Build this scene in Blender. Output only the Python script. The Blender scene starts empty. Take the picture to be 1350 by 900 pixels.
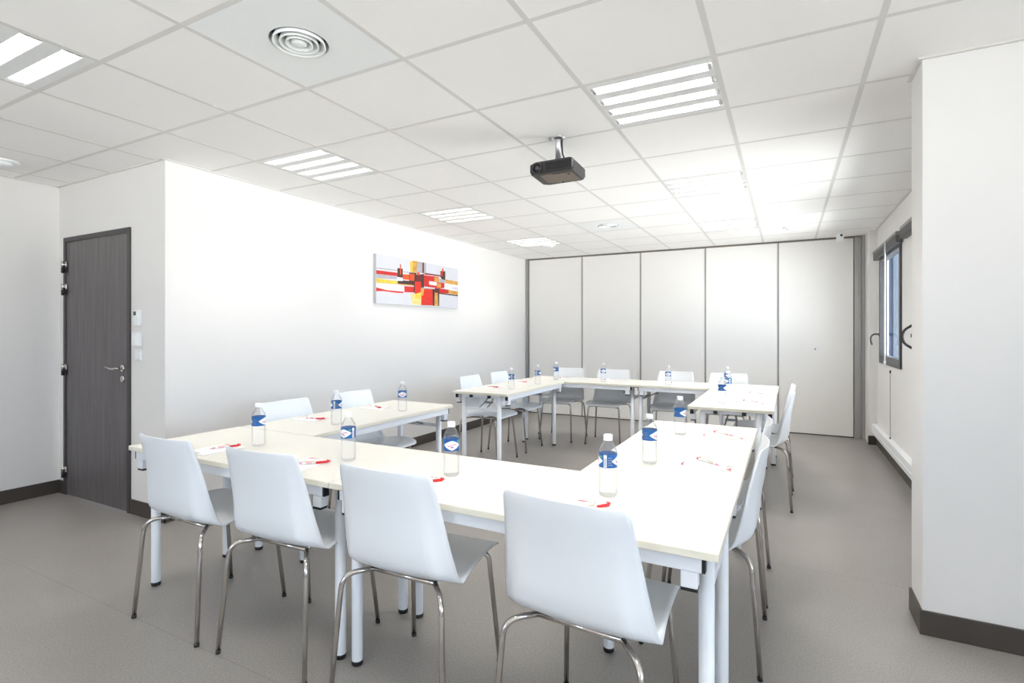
import bpy, bmesh, math, random
from mathutils import Vector, Matrix

random.seed(4)
PI = math.pi
R = math.radians
SC = bpy.context.scene
COL = SC.collection

# ------------------------------------------------------------------ measurements (metres)
H = 2.505          # ceiling height
XL = -3.794        # wall with the painting
XF = -5.297        # far wall of the door alcove
YD = 2.090         # wall with the door
YB = 7.730         # folding partition
XR = 0.929         # window wall
CX, CY, CD = 0.523, 2.857, 0.225   # pier: inner face, face towards the camera, depth
XS = 3.00          # window wall of the front part of the room
YN = -2.6          # wall behind the camera
TT = 0.74          # table top height
GX, GY, GP = -0.880, 1.807, 0.6    # ceiling grid origin and pitch

# ------------------------------------------------------------------ materials
def new_mat(name):
    m = bpy.data.materials.new(name); m.use_nodes = True
    return m, m.node_tree.nodes, m.node_tree.links

def srgb(r, g, b):
    f = lambda c: (c / 255 / 12.92) if c / 255 <= 0.04045 else ((c / 255 + 0.055) / 1.055) ** 2.4
    return (f(r), f(g), f(b), 1)

def mat(name, rgb, rough=0.5, metal=0.0, spec=0.5, bump=0.0, bscale=200.0, vary=0.0, vscale=8.0, stretch=None, emit=None, estr=0):
    m, n, l = new_mat(name)
    b = n['Principled BSDF']
    c = srgb(*rgb)
    b.inputs['Base Color'].default_value = c
    b.inputs['Roughness'].default_value = rough
    b.inputs['Metallic'].default_value = metal
    b.inputs['Specular IOR Level'].default_value = spec
    if emit:
        b.inputs['Emission Color'].default_value = srgb(*emit)
        b.inputs['Emission Strength'].default_value = estr
    if vary or bump:
        tc = n.new('ShaderNodeTexCoord'); mp = n.new('ShaderNodeMapping')
        l.new(tc.outputs['Object'], mp.inputs['Vector'])
        if stretch: mp.inputs['Scale'].default_value = stretch
    if vary:
        nz = n.new('ShaderNodeTexNoise'); nz.inputs['Scale'].default_value = vscale
        nz.inputs['Detail'].default_value = 4
        l.new(mp.outputs['Vector'], nz.inputs['Vector'])
        rp = n.new('ShaderNodeMapRange')
        rp.inputs['From Min'].default_value = 0.3; rp.inputs['From Max'].default_value = 0.7
        rp.inputs['To Min'].default_value = 1 - vary; rp.inputs['To Max'].default_value = 1 + vary
        l.new(nz.outputs['Fac'], rp.inputs['Value'])
        mx = n.new('ShaderNodeVectorMath'); mx.operation = 'SCALE'
        mx.inputs[0].default_value = c[:3]
        l.new(rp.outputs['Result'], mx.inputs['Scale'])
        l.new(mx.outputs['Vector'], b.inputs['Base Color'])
    if bump:
        nb = n.new('ShaderNodeTexNoise'); nb.inputs['Scale'].default_value = bscale
        nb.inputs['Detail'].default_value = 2
        l.new(mp.outputs['Vector'], nb.inputs['Vector'])
        bp = n.new('ShaderNodeBump'); bp.inputs['Strength'].default_value = bump
        bp.inputs['Distance'].default_value = 0.002
        l.new(nb.outputs['Fac'], bp.inputs['Height'])
        l.new(bp.outputs['Normal'], b.inputs['Normal'])
    return m

def clear_mat(name, tint, gloss=1.0, ior=1.35, milk=0.0):
    """thin clear sheet: sees straight through, with a mirror sheen that grows at grazing angles"""
    m, n, l = new_mat(name)
    n.remove(n['Principled BSDF'])
    out = n['Material Output']
    tr = n.new('ShaderNodeBsdfTransparent'); tr.inputs['Color'].default_value = tint
    gl = n.new('ShaderNodeBsdfGlossy'); gl.inputs['Roughness'].default_value = 0.04
    fr = n.new('ShaderNodeFresnel'); fr.inputs['IOR'].default_value = ior
    mu = n.new('ShaderNodeMath'); mu.operation = 'MULTIPLY'; mu.inputs[1].default_value = gloss
    l.new(fr.outputs['Fac'], mu.inputs[0])
    mx = n.new('ShaderNodeMixShader')
    l.new(mu.outputs[0], mx.inputs['Fac'])
    src = tr
    if milk:
        df = n.new('ShaderNodeBsdfDiffuse'); df.inputs['Color'].default_value = (0.9, 0.92, 0.95, 1)
        m2 = n.new('ShaderNodeMixShader'); m2.inputs['Fac'].default_value = milk
        l.new(tr.outputs[0], m2.inputs[1]); l.new(df.outputs[0], m2.inputs[2]); src = m2
    l.new(src.outputs[0], mx.inputs[1]); l.new(gl.outputs[0], mx.inputs[2])
    l.new(mx.outputs[0], out.inputs['Surface'])
    return m

def glow(name, rgb, s):
    m, n, l = new_mat(name)
    n.remove(n['Principled BSDF'])
    e = n.new('ShaderNodeEmission'); e.inputs['Color'].default_value = srgb(*rgb); e.inputs['Strength'].default_value = s
    l.new(e.outputs[0], n['Material Output'].inputs['Surface'])
    return m

def floor_mat():
    m, n, l = new_mat('grey_vinyl_floor')
    b = n['Principled BSDF']
    b.inputs['Roughness'].default_value = 0.36
    b.inputs['Specular IOR Level'].default_value = 0.45
    tc = n.new('ShaderNodeTexCoord')
    n1 = n.new('ShaderNodeTexNoise'); n1.inputs['Scale'].default_value = 130; n1.inputs['Detail'].default_value = 3
    n2 = n.new('ShaderNodeTexNoise'); n2.inputs['Scale'].default_value = 2.2; n2.inputs['Detail'].default_value = 4
    l.new(tc.outputs['Object'], n1.inputs['Vector']); l.new(tc.outputs['Object'], n2.inputs['Vector'])
    r1 = n.new('ShaderNodeMapRange'); r1.inputs['From Min'].default_value = .3; r1.inputs['From Max'].default_value = .7
    r1.inputs['To Min'].default_value = .84; r1.inputs['To Max'].default_value = 1.16
    r2 = n.new('ShaderNodeMapRange'); r2.inputs['From Min'].default_value = .3; r2.inputs['From Max'].default_value = .7
    r2.inputs['To Min'].default_value = .95; r2.inputs['To Max'].default_value = 1.05
    l.new(n1.outputs['Fac'], r1.inputs['Value']); l.new(n2.outputs['Fac'], r2.inputs['Value'])
    mu = n.new('ShaderNodeMath'); mu.operation = 'MULTIPLY'
    l.new(r1.outputs[0], mu.inputs[0]); l.new(r2.outputs[0], mu.inputs[1])
    # seams of the vinyl sheets, two metres apart, running across the room
    sx = n.new('ShaderNodeSeparateXYZ'); l.new(tc.outputs['Object'], sx.inputs[0])
    ad = n.new('ShaderNodeMath'); ad.operation = 'ADD'; ad.inputs[1].default_value = 40 - 1.33
    l.new(sx.outputs['Y'], ad.inputs[0])
    md = n.new('ShaderNodeMath'); md.operation = 'MODULO'; md.inputs[1].default_value = 2.0
    l.new(ad.outputs[0], md.inputs[0])
    lt = n.new('ShaderNodeMath'); lt.operation = 'LESS_THAN'; lt.inputs[1].default_value = 0.006
    l.new(md.outputs[0], lt.inputs[0])
    sm = n.new('ShaderNodeMath'); sm.operation = 'MULTIPLY_ADD'; sm.inputs[1].default_value = -0.15; sm.inputs[2].default_value = 1.0
    l.new(lt.outputs[0], sm.inputs[0])
    m3 = n.new('ShaderNodeMath'); m3.operation = 'MULTIPLY'
    l.new(mu.outputs[0], m3.inputs[0]); l.new(sm.outputs[0], m3.inputs[1])
    sc = n.new('ShaderNodeVectorMath'); sc.operation = 'SCALE'; sc.inputs[0].default_value = srgb(143, 139, 135)[:3]
    l.new(m3.outputs[0], sc.inputs['Scale']); l.new(sc.outputs[0], b.inputs['Base Color'])
    bp = n.new('ShaderNodeBump'); bp.inputs['Strength'].default_value = .25; bp.inputs['Distance'].default_value = .001
    l.new(n1.outputs['Fac'], bp.inputs['Height']); l.new(bp.outputs['Normal'], b.inputs['Normal'])
    return m

M = dict(
    wall=mat('white_wall_paint', (232, 230, 228), .75, spec=.25, bump=.25, bscale=120),
    ceil=mat('ceiling_tile_white', (251, 249, 247), .85, spec=.15, bump=.3, bscale=260, vary=.012, vscale=1.7),
    grid=mat('ceiling_grid_paint', (222, 220, 217), .5, spec=.3),
    base=mat('dark_brown_baseboard', (66, 60, 55), .45, vary=.08, vscale=5),
    doorleaf=mat('dark_grey_wood_laminate', (96, 91, 93), .42, vary=.22, vscale=3.5, stretch=(14, 14, .7)),
    doorframe=mat('dark_grey_frame_paint', (66, 62, 62), .45),
    chrome=mat('chrome_steel', (205, 200, 196), .12, metal=1),
    steel=mat('brushed_steel', (190, 190, 192), .32, metal=1),
    black=mat('black_plastic', (24, 24, 26), .45),
    white=mat('white_plastic', (238, 240, 242), .35),
    shell=mat('white_chair_polypropylene', (237, 240, 244), .32, spec=.5, bump=.08, bscale=900),
    top=mat('cream_table_laminate', (227, 225, 217), .40, spec=.4, vary=.01, vscale=6),
    edge=mat('cream_table_edge_band', (230, 226, 210), .45),
    tmetal=mat('white_painted_steel', (232, 235, 241), .35),
    strut=mat('grey_zinc_steel', (150, 152, 158), .4, metal=.6),
    panel=mat('partition_panel_white', (238, 236, 233), .30, spec=.5, vary=.008, vscale=20, stretch=(6, 6, .6)),
    alu=mat('aluminium_profile', (166, 165, 163), .38, metal=.35),
    track=mat('grey_partition_track', (120, 114, 108), .5),
    frame=mat('dark_grey_window_frame', (62, 62, 66), .4),
    blind=mat('grey_blind_slats', (128, 126, 124), .4),
    blindd=mat('dark_grey_blind_slats', (70, 70, 70), .4),
    bottle=clear_mat('clear_bottle_plastic', (.99, .992, .995, 1), .35, 1.3, .06),
    water=clear_mat('clear_water', (.995, .997, 1, 1), .15, 1.15),
    glass=clear_mat('window_glass', (.93, .96, .97, 1), .35, 1.45),
    blue=mat('blue_bottle_label', (8, 88, 156), .35, vary=.06, vscale=60),
    navy=mat('navy_label_print', (12, 48, 110), .4),
    pink=mat('pale_pink_print', (224, 170, 186), .5),
    green=mat('green_print', (110, 170, 90), .5),
    paper=mat('white_notepaper', (248, 248, 248), .7),
    red=mat('red_plastic', (205, 32, 38), .35),
    redp=mat('red_print', (196, 92, 104), .6),
    greyp=mat('grey_print', (150, 146, 146), .6),
    orange=mat('orange_print', (222, 150, 90), .5),
    yellow=mat('yellow_print', (226, 212, 96), .5),
    projector=mat('black_projector_plastic', (34, 33, 33), .4),
    projplate=mat('taupe_projector_plate', (116, 104, 92), .5, vary=.1, vscale=40),
    lens=mat('projector_lens_glass', (40, 42, 48), .06, spec=.9),
    reflector=mat('bright_lamp_reflector', (236, 238, 238), .18, metal=.75),
    louvre=mat('satin_lamp_louvre', (226, 228, 228), .28, metal=.6),
    housing=mat('white_lamp_housing', (232, 234, 233), .4),
    tube=glow('fluorescent_tube_light', (255, 249, 242), 178.0),
    tubew=glow('weaker_fluorescent_tube_light', (255, 249, 242), 80.0),
    vent=mat('white_vent_enamel', (243, 245, 245), .4),
    ventdark=mat('dark_duct', (60, 58, 52), .8),
    lcd=mat('green_lcd', (62, 84, 66), .3),
    facade=mat('dark_blue_view_block', (18, 30, 48), .7, spec=.1, vary=.06, vscale=2),  # very dark so the added block outside does not blow out
    view_pale=mat('slate_view_block', (57, 63, 70), .7, spec=.1, vary=.04, vscale=2),  # paler stripe of the added block, also darkened against blow-out
    midgrey=mat('slab_and_print_grey', (150, 147, 142), .8, vary=.06, vscale=3),  # grey of the added slab outside, shared with the bottle print
    floor=floor_mat(),
    p_grey=mat('paint_grey', (168, 168, 176), .6, vary=.12, vscale=30),
    p_red=mat('paint_red', (196, 30, 22), .55, vary=.10, vscale=25),
    p_redb=mat('paint_scarlet', (208, 36, 18), .55, vary=.14, vscale=25),
    p_line=mat('paint_line_brown', (150, 136, 124), .6),
    p_orange=mat('paint_orange', (214, 76, 20), .55, vary=.15, vscale=30),
    p_yellow=mat('paint_yellow', (222, 192, 70), .6, vary=.2, vscale=30),
    p_ochre=mat('paint_ochre', (206, 150, 66), .6, vary=.25, vscale=35),
    p_dark=mat('paint_dark_brown', (62, 36, 28), .6, vary=.3, vscale=40),
    p_white=mat('paint_white', (246, 244, 244), .6, vary=.03, vscale=20),
    p_maroon=mat('paint_maroon', (104, 20, 28), .6, vary=.2, vscale=30),
    p_lilac=mat('paint_lilac', (206, 198, 222), .6, vary=.05, vscale=20),
    p_cream=mat('paint_cream', (238, 206, 132), .6, vary=.15, vscale=30),
    canvas=mat('canvas_white', (208, 209, 217), .7, vary=.02, vscale=12),
    canvas_side=mat('canvas_side_grey', (196, 196, 200), .7),
)

# ------------------------------------------------------------------ mesh helpers
def box(bm, x0, x1, y0, y1, z0, z1, mi=0, bev=0.0):
    vs = [bm.verts.new((x, y, z)) for z in (z0, z1) for y in (y0, y1) for x in (x0, x1)]
    q = [(0, 2, 3, 1), (4, 5, 7, 6), (0, 1, 5, 4), (1, 3, 7, 5), (3, 2, 6, 7), (2, 0, 4, 6)]
    fs = [bm.faces.new([vs[i] for i in f]) for f in q]
    for f in fs: f.material_index = mi
    if bev:
        es = list({e for f in fs for e in f.edges})
        r = bmesh.ops.bevel(bm, geom=es, offset=bev, segments=2, profile=.5, affect='EDGES')
        for f in r['faces']: f.material_index = mi
    return fs

def quad(bm, pts, mi=0):
    f = bm.faces.new([bm.verts.new(p) for p in pts]); f.material_index = mi
    return f

def lathe(bm, prof, seg=24, c=(0, 0, 0), axis='Z', mi=0, cap0=False, cap1=False):
    """prof: list of (radius, height) revolved about the axis"""
    c = Vector(c); rings = []
    for r, h in prof:
        ring = []
        for k in range(seg):
            a = 2 * PI * k / seg
            p = {'Z': (r * math.cos(a), r * math.sin(a), h), 'Y': (r * math.cos(a), h, -r * math.sin(a)), 'X': (h, r * math.cos(a), r * math.sin(a))}[axis]
            ring.append(bm.verts.new(c + Vector(p)))
        rings.append(ring)
    for a, b in zip(rings, rings[1:]):
        for k in range(seg):
            f = bm.faces.new((a[k], a[(k + 1) % seg], b[(k + 1) % seg], b[k])); f.smooth = True; f.material_index = mi
    if cap0: f = bm.faces.new(rings[0][::-1]); f.material_index = mi
    if cap1: f = bm.faces.new(rings[-1]); f.material_index = mi
    return rings

def smooth_path(pts, n=6):
    P = [Vector(p) for p in pts]; P = [2 * P[0] - P[1]] + P + [2 * P[-1] - P[-2]]
    out = []
    for i in range(1, len(P) - 2):
        a, b, c, d = P[i - 1:i + 3]
        for k in range(n):
            t = k / n
            out.append(.5 * ((2 * b) + (c - a) * t + (2 * a - 5 * b + 4 * c - d) * t * t + (3 * b - a - 3 * c + d) * t ** 3))
    return out + [P[-2]]

def tube(bm, pts, r, seg=10, mi=0, caps=True):
    P = [Vector(p) for p in pts]; rings = []; up = None
    for i, p in enumerate(P):
        t = (P[min(i + 1, len(P) - 1)] - P[max(i - 1, 0)]).normalized()
        if up is None:
            up = Vector((0, 0, 1)) if abs(t.z) < .9 else Vector((0, 1, 0))
        u = (up - t * up.dot(t)).normalized(); up = u; v = t.cross(u)
        rr = r[i] if isinstance(r, (list, tuple)) else r
        rings.append([bm.verts.new(p + (u * math.cos(2 * PI * k / seg) + v * math.sin(2 * PI * k / seg)) * rr) for k in range(seg)])
    for a, b in zip(rings, rings[1:]):
        for k in range(seg):
            f = bm.faces.new((a[k], a[(k + 1) % seg], b[(k + 1) % seg], b[k])); f.smooth = True; f.material_index = mi
    if caps:
        for ring in (rings[0][::-1], rings[-1]):
            f = bm.faces.new(ring); f.material_index = mi

def bend_fillet(pts, rad, n=5):
    """polyline with its corners rounded"""
    P = [Vector(p) for p in pts]; out = [P[0]]
    for a, b, c in zip(P, P[1:], P[2:]):
        u = (a - b).normalized(); v = (c - b).normalized()
        d = min(rad, (a - b).length * .49, (c - b).length * .49)
        p0, p1 = b + u * d, b + v * d
        for k in range(n + 1):
            t = k / n
            out.append((1 - t) ** 2 * p0 + 2 * t * (1 - t) * b + t * t * p1)
    return out + [P[-1]]

def build(name, bm, mats, parent=None, loc=(0, 0, 0), rz=0.0, recalc=True):
    if recalc: bmesh.ops.recalc_face_normals(bm, faces=bm.faces)
    me = bpy.data.meshes.new(name); bm.to_mesh(me); bm.free()
    for m in (mats if isinstance(mats, (list, tuple)) else [mats]): me.materials.append(M[m])
    o = bpy.data.objects.new(name, me); COL.objects.link(o)
    o.location = loc; o.rotation_euler = (0, 0, rz)
    if parent: o.parent = parent
    return o

def struct(o):
    o['kind'] = 'structure'; return o

def tag(o, label, cat, group=None):
    o['label'] = label; o['category'] = cat
    if group: o['group'] = group
    return o

def thing(name, label, cat, loc=(0, 0, 0), rz=0.0, group=None):
    o = bpy.data.objects.new(name, None); COL.objects.link(o)
    o.empty_display_size = .05
    o.location = loc; o.rotation_euler = (0, 0, rz)
    return tag(o, label, cat, group)

def copy_tree(o, parent=None):
    c = o.copy(); COL.objects.link(c)
    if parent: c.parent = parent
    for ch in list(o.children): copy_tree(ch, c)
    return c

def B(): return bmesh.new()
def bx(name, m, parent, x0, x1, y0, y1, z0, z1, bev=0.0, loc=(0, 0, 0), rz=0.0):
    bm = B(); box(bm, x0, x1, y0, y1, z0, z1, 0, bev)
    return build(name, bm, m, parent, loc, rz)

# ------------------------------------------------------------------ the setting
bm = B()
XE = XR + .07                                            # outer face of the window wall
v = [bm.verts.new((x, y, 0)) for x, y in ((XF - .1, YN - .1), (XS + .1, YN - .1), (XS + .1, CY + CD), (XE, CY + CD), (XE, YB + .2), (XF - .1, YB + .2))]
bm.faces.new(v)
struct(build('floor', bm, 'floor'))

FIX = [(-3, -2, 'w'), (-1, 0, 'w'), (-5, -2, 'x')]
LIGHTS = [(-4, -2), (-7, -2), (-4, 1), (-4, 4), (-4, 7), (0, -2), (0, 1), (0, 4), (0, 7)]   # grid cells that hold a lamp; the alcove one is added for its light
VENTS = [(-2, -1), (-2, 6)]
def cell(i, j): return (GX + GP * i, GY + GP * j)        # low corner of a grid cell
holes = {c for c in LIGHTS} | set(VENTS)
bm = B()
for i in range(-8, 8):
    for j in range(-8, 11):
        if (i, j) in holes: continue
        x, y = cell(i, j)
        x0, x1 = max(x, XF - .05), min(x + GP, XS + .05); y0, y1 = max(y, YN - .05), min(y + GP, YB + .05)
        if x1 <= x0 or y1 <= y0: continue
        if y0 > CY + CD - .05: x1 = min(x1, XE)
        if x1 <= x0: continue
        quad(bm, [(x0, y0, H), (x0, y1, H), (x1, y1, H), (x1, y0, H)])
struct(build('ceiling', bm, 'ceil', recalc=False))
bm = B()
for i in range(-8, 8):
    x = GX + GP * i
    if XF < x < XS: box(bm, x - .012, x + .012, YN, YB if x < XE else CY + CD, H - .0007, H + .03)
for j in range(-8, 11):
    y = GY + GP * j
    if YN < y < YB: box(bm, XF, XS if y < CY + CD else XE, y - .0118, y + .0118, H - .0005, H + .03)
struct(build('trim_1', bm, 'grid'))                     # the exposed ceiling grid
bm = B(); box(bm, XF - .2, XS + .2, YN - .2, CY + CD, H + .16, H + .25); box(bm, XF - .2, XE, CY + CD, YB + .3, H + .16, H + .25)
struct(build('ceiling_slab', bm, 'wall'))

W = 'wall'
def wall(name, *a): return struct(bx(name, W, None, *a))
wall('wall_left', XL - .1, XL, YD + .1, YB + .2, 0, H + .2)
wall('wall_alcove', XF - .1, XF, YN, YD + .1, 0, H + .2)
bm = B()                                                 # wall with the door opening
DX0, DX1, DZ = -5.190, -4.228, 2.068
box(bm, XF, DX0, YD, YD + .1, 0, H + .2); box(bm, DX1, XL, YD, YD + .1, 0, H + .2); box(bm, DX0, DX1, YD, YD + .1, DZ, H + .2)
struct(build('wall_door_side', bm, W))
wall('wall_back', XL - .1, XR + .07, YB + .12, YB + .22, 0, H + .2)
FILLW = (-2.9, -1.5, .85, 2.15)                            # unseen window added behind the viewer to light camera-facing surfaces: x0, x1, z0, z1
bm = B(); a, b, zz0, zz1 = FILLW
box(bm, XF - .1, a, YN - .2, YN, 0, H + .2); box(bm, b, XS + .1, YN - .2, YN, 0, H + .2); box(bm, a, b, YN - .2, YN, 0, zz0); box(bm, a, b, YN - .2, YN, zz1, H + .2)
struct(build('wall_near', bm, W))
wall('wall_pier', CX, XS + .1, CY, CY + CD, 0, H + .2)
wall('wall_corner_pier', .850, XR, 7.37, YB + .12, 0, H + .2)
WIN = [(5.90, 7.10, .985, 2.14), (3.85, 5.36, .985, 2.14)]       # y0, y1, z0, z1 of the windows in the window wall
def wall_with_windows(name, x0, x1, y0, y1, wins):
    bm = B(); y = y0
    for (a, b, c, d) in sorted(wins):
        box(bm, x0, x1, y, a, 0, H + .2); box(bm, x0, x1, a, b, 0, c); box(bm, x0, x1, a, b, d, H + .2); y = b
    box(bm, x0, x1, y, y1, 0, H + .2)
    return struct(build(name, bm, W))
wall_with_windows('wall_right', XR, XR + .07, CY + CD, YB + .12, WIN)
WINF = [(-2.4, -.7, .90, 2.15), (-.5, 1.25, .90, 2.15)]
wall_with_windows('wall_right_front', XS, XS + .22, YN, CY, WINF)

bh, bt = .105, .011
def baseboard(name, x0, x1, y0, y1):
    bm = B(); box(bm, x0, x1, y0, y1, 0, bh, 0, .002); return struct(build(name, bm, 'base'))
baseboard('baseboard_left', XL, XL + bt, YD - bt, YB)
baseboard('baseboard_alcove', XF, XF + bt, YN, YD)
baseboard('baseboard_door_side', DX1 + .008, XL + bt, YD - bt, YD)
baseboard('baseboard_door_corner', XF, DX0 - .008, YD - bt, YD)
baseboard('baseboard_pier', CX - bt, XS, CY - bt, CY)
baseboard('baseboard_pier_side', CX - bt, CX, CY, CY + CD)
baseboard('baseboard_right', XR - bt, XR, CY + CD, 7.37)
baseboard('baseboard_corner_pier', .85 - bt, XR, 7.37 - bt, 7.37)
# cable trunking along the foot of the window wall
bm = B(); box(bm, XR - .055, XR, CY + CD + .02, 7.36, .135, .250, 0, .006); box(bm, XR - .060, XR - .055, CY + CD + .02, 7.36, .180, .188)
struct(build('trim_2', bm, 'white'))
# thin ceiling edge angle
bm = B()
box(bm, XL, XL + .018, YD, YB, H - .006, H); box(bm, XF, XL, YD - .018, YD, H - .006, H); box(bm, XF, XF + .018, YN, YD, H - .006, H)
box(bm, XR - .018, XR, CY + CD, YB, H - .006, H); box(bm, CX - .018, XS, CY - .018, CY, H - .006, H); box(bm, CX - .018, CX, CY, CY + CD, H - .006, H)
struct(build('trim_3', bm, 'grid'))

# door -------------------------------------------------------------
d = bpy.data.objects.new('door_1', None); COL.objects.link(d); d.location = (DX0, YD, 0); struct(d)
dw = DX1 - DX0
bm = B()
box(bm, -.008, .026, -.014, .10, 0, DZ + .008, 0, .002); box(bm, dw - .026, dw + .008, -.014, .10, 0, DZ + .008, 0, .002); box(bm, .026, dw - .026, -.014, .10, DZ - .028, DZ + .008, 0, .002)
build('door_frame', bm, 'doorframe', d)
bx('door_leaf', 'doorleaf', d, .028, dw - .028, -.006, .036, .006, DZ - .032, .0015)
for z in (1.835, 1.655, 1.010, .185):
    bm = B(); lathe(bm, [(.011, z - .045), (.011, z + .0)], 12, (.016, -.026, 0), cap0=True, cap1=True)
    box(bm, .005, .05, -.020, -.014, z - .04, z - .002)
    h = build('hinge', bm, 'black', d); h['label'] = 'black lower knuckle with bright upper knuckle'
    bm = B(); lathe(bm, [(.0115, z + .001), (.0115, z + .048)], 12, (.016, -.026, 0), cap0=True, cap1=True)
    box(bm, .005, .055, -.020, -.013, z + .002, z + .046, 0, .002)
    build('hinge_knuckle', bm, 'chrome', h)
hx, hz = dw - .085, 1.048
bm = B(); lathe(bm, [(.0, -.006), (.026, -.006), (.026, -.016), (.0, -.016)], 20, (hx, 0, hz), 'Y')
tube(bm, bend_fillet([(hx, -.012, hz), (hx, -.058, hz), (hx - .06, -.058, hz - .004), (hx - .135, -.056, hz + .008)], .02), .009)
build('handle', bm, 'chrome', d)
bm = B(); lathe(bm, [(0, -.006), (.026, -.006), (.026, -.015), (.019, -.018), (.0, -.018)], 20, (hx, 0, hz - .078), 'Y')
box(bm, hx - .002, hx + .002, -.0195, -.017, hz - .088, hz - .070)
build('lock', bm, 'chrome', d)

# windows ----------------------------------------------------------
def window(name, x, y0, y1, z0, z1, sash=True, big=False):
    w = bpy.data.objects.new(name, None); COL.objects.link(w); w.location = (x, y0, z0); struct(w)
    L, Z = y1 - y0, z1 - z0
    bm = B(); t = .045; x0, x1 = -.018, .05
    box(bm, x0, x1, -.012, t, -.012, Z + .012, 0, .003); box(bm, x0, x1, L - t, L + .012, -.012, Z + .012, 0, .003)
    box(bm, x0, x1, t, L - t, -.012, t + .03, 0, .003); box(bm, x0, x1, t, L - t, Z - t, Z + .012, 0, .003)
    if big: box(bm, x0, x1, L / 2 - .04, L / 2 + .04, t, Z - t)
    build('window_frame', bm, 'frame', w)
    bx('window_pane', 'glass', w, .020, .026, t, L - t, t + .03, Z - t)
    if sash:
        bm = B()
        lathe(bm, [(0, 0), (.017, 0), (.017, -.012), (0, -.012)], 14, (x0, L - .06 if sash == 1 else L - .03, .30), 'X')
        yy = L - .06 if sash == 1 else L - .03
        if sash == 2:
            yy = L - .012
            tube(bm, smooth_path([(x0, yy, .385), (x0 - .05, yy, .345), (x0 - .066, yy, .29), (x0 - .05, yy, .235), (x0, yy, .195)], 4), .010)
        else: tube(bm, smooth_path([(x0, yy, .30), (x0 - .045, yy, .305), (x0 - .075, yy, .285), (x0 - .083, yy, .24), (x0 - .072, yy, .185)], 4), [.009] * 17)
        build('handle', bm, 'black', w)
    return w
window('window_1', XR, *WIN[0], sash=1)
w2 = window('window_2', XR, *WIN[1], sash=2)
for k, q in enumerate(WINF): window('window_%d' % (k + 3), XS, *q, sash=False, big=True)

wn = bpy.data.objects.new('window_5', None); COL.objects.link(wn); wn.location = (FILLW[0], YN - .12, FILLW[2]); struct(wn)  # frame of the added fill-light window
bm = B(); L, Z = FILLW[1] - FILLW[0], FILLW[3] - FILLW[2]
for k in range(3): box(bm, min(k * L / 2, L - .06), min(k * L / 2, L - .06) + .06, 0, .08, 0, Z)
box(bm, .06, L - .06, .002, .078, 0, .06); box(bm, .06, L - .06, .002, .078, Z - .06, Z)
build('window_frame', bm, 'frame', wn)
bx('window_pane', 'glass', wn, .06, L - .06, .03, .036, .06, Z - .06)

# venetian blinds gathered above the two windows --------------------
def blind(y0, y1, label, wand):
    z1 = 2.225
    t = thing('venetian_blind', label, 'blind', (XR, y0, z1), 0, 'venetian blinds above the windows')
    L = y1 - y0
    bx('headrail', 'blind', t, -.062, -.004, 0, L, -.03, 0, .003)
    bm = B()
    for k in range(9):
        z = -.034 - k * .0062
        box(bm, -.060, -.006, .006, L - .006, z - .0035, z, k % 2)
    build('slats', bm, ['blind', 'blindd'], t)
    bx('bottom_rail', 'blindd', t, -.058, -.008, .004, L - .004, -.102, -.090, .003)
    if wand:
        bm = B(); tube(bm, [(-.07, wand, -.01), (-.072, wand, -1.20)], .006, 8); lathe(bm, [(.0, -1.24), (.010, -1.23), (.010, -1.20), (.0, -1.19)], 10, (-.072, wand, 0))
        build('wand', bm, 'white', t)
        bm = B(); tube(bm, [(-.02, wand + .05, -1.31), (-.02, wand + .05, -1.98)], .0022, 6)
        lathe(bm, [(0, -1.325), (.007, -1.32), (.007, -1.295), (0, -1.29)], 8, (-.02, wand + .05, 0)); lathe(bm, [(0, -2.0), (.006, -1.995), (.006, -1.96), (0, -1.955)], 8, (-.02, wand + .05, 0))
        build('pull_cord', bm, 'black', t)
blind(5.80, 7.22, 'grey slatted blind gathered above the window beside the corner, with a white wand', .52)
blind(3.70, 5.62, 'grey slatted blind end showing past the white pier', None)

# folding partition -------------------------------------------------
fp = thing('folding_partition', 'white folding partition of five tall panels closing the end of the room', 'partition', (0, YB, 0))
fp['kind'] = 'thing'
px_ = [-3.742, -2.822, -1.913, -1.008, -.103, .736]
for k in range(5):
    bx('panel', 'panel', fp, px_[k] + .006, px_[k + 1] - .006, 0, .09, .012, H - .024, .003)
for k in range(1, 5):
    bm = B(); box(bm, px_[k] - .010, px_[k] - .0015, -.005, .05, .014, H - .024); box(bm, px_[k] + .0015, px_[k] + .010, -.005, .05, .014, H - .024)
    build('edge_profile', bm, 'alu', fp)
bm = B(); box(bm, -3.794, -3.765, -.03, .1, 0, H); box(bm, -3.765, -3.748, -.012, .1, 0, H)
build('jamb', bm, 'alu', fp)
bm = B(); box(bm, .738, .775, -.016, .1, 0, H - .02); box(bm, .775, .812, -.005, .1, 0, H - .02); box(bm, .815, .848, -.03, .1, 0, H)
build('jamb', bm, 'alu', fp)
bx('top_track', 'track', fp, -3.748, .815, -.004, .1, H - .020, H - .001)
bx('bottom_seal', 'black', fp, -3.742, .736, .012, .08, 0, .013)
bm = B(); lathe(bm, [(0, -.001), (.030, -.001), (.030, -.008), (.020, -.012), (0, -.012)], 20, (.318, 0, 1.086), 'Y')
lk = build('lock', bm, 'white', fp); lk['label'] = 'round lock escutcheon'
bm = B(); box(bm, .312, .324, -.014, -.011, 1.084, 1.102); build('keyhole', bm, 'navy', lk)

# slabs added outside the window wall, below and above, to limit the daylight
bm = B(); box(bm, XR + .07, 3.1, CY + CD, 8.0, -.22, -.02); struct(build('exterior_lower_light_block', bm, 'midgrey'))
bm = B(); box(bm, XR + .07, 3.1, CY + CD, 8.0, H + .16, H + .28); struct(build('exterior_upper_light_block', bm, 'wall'))

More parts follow.
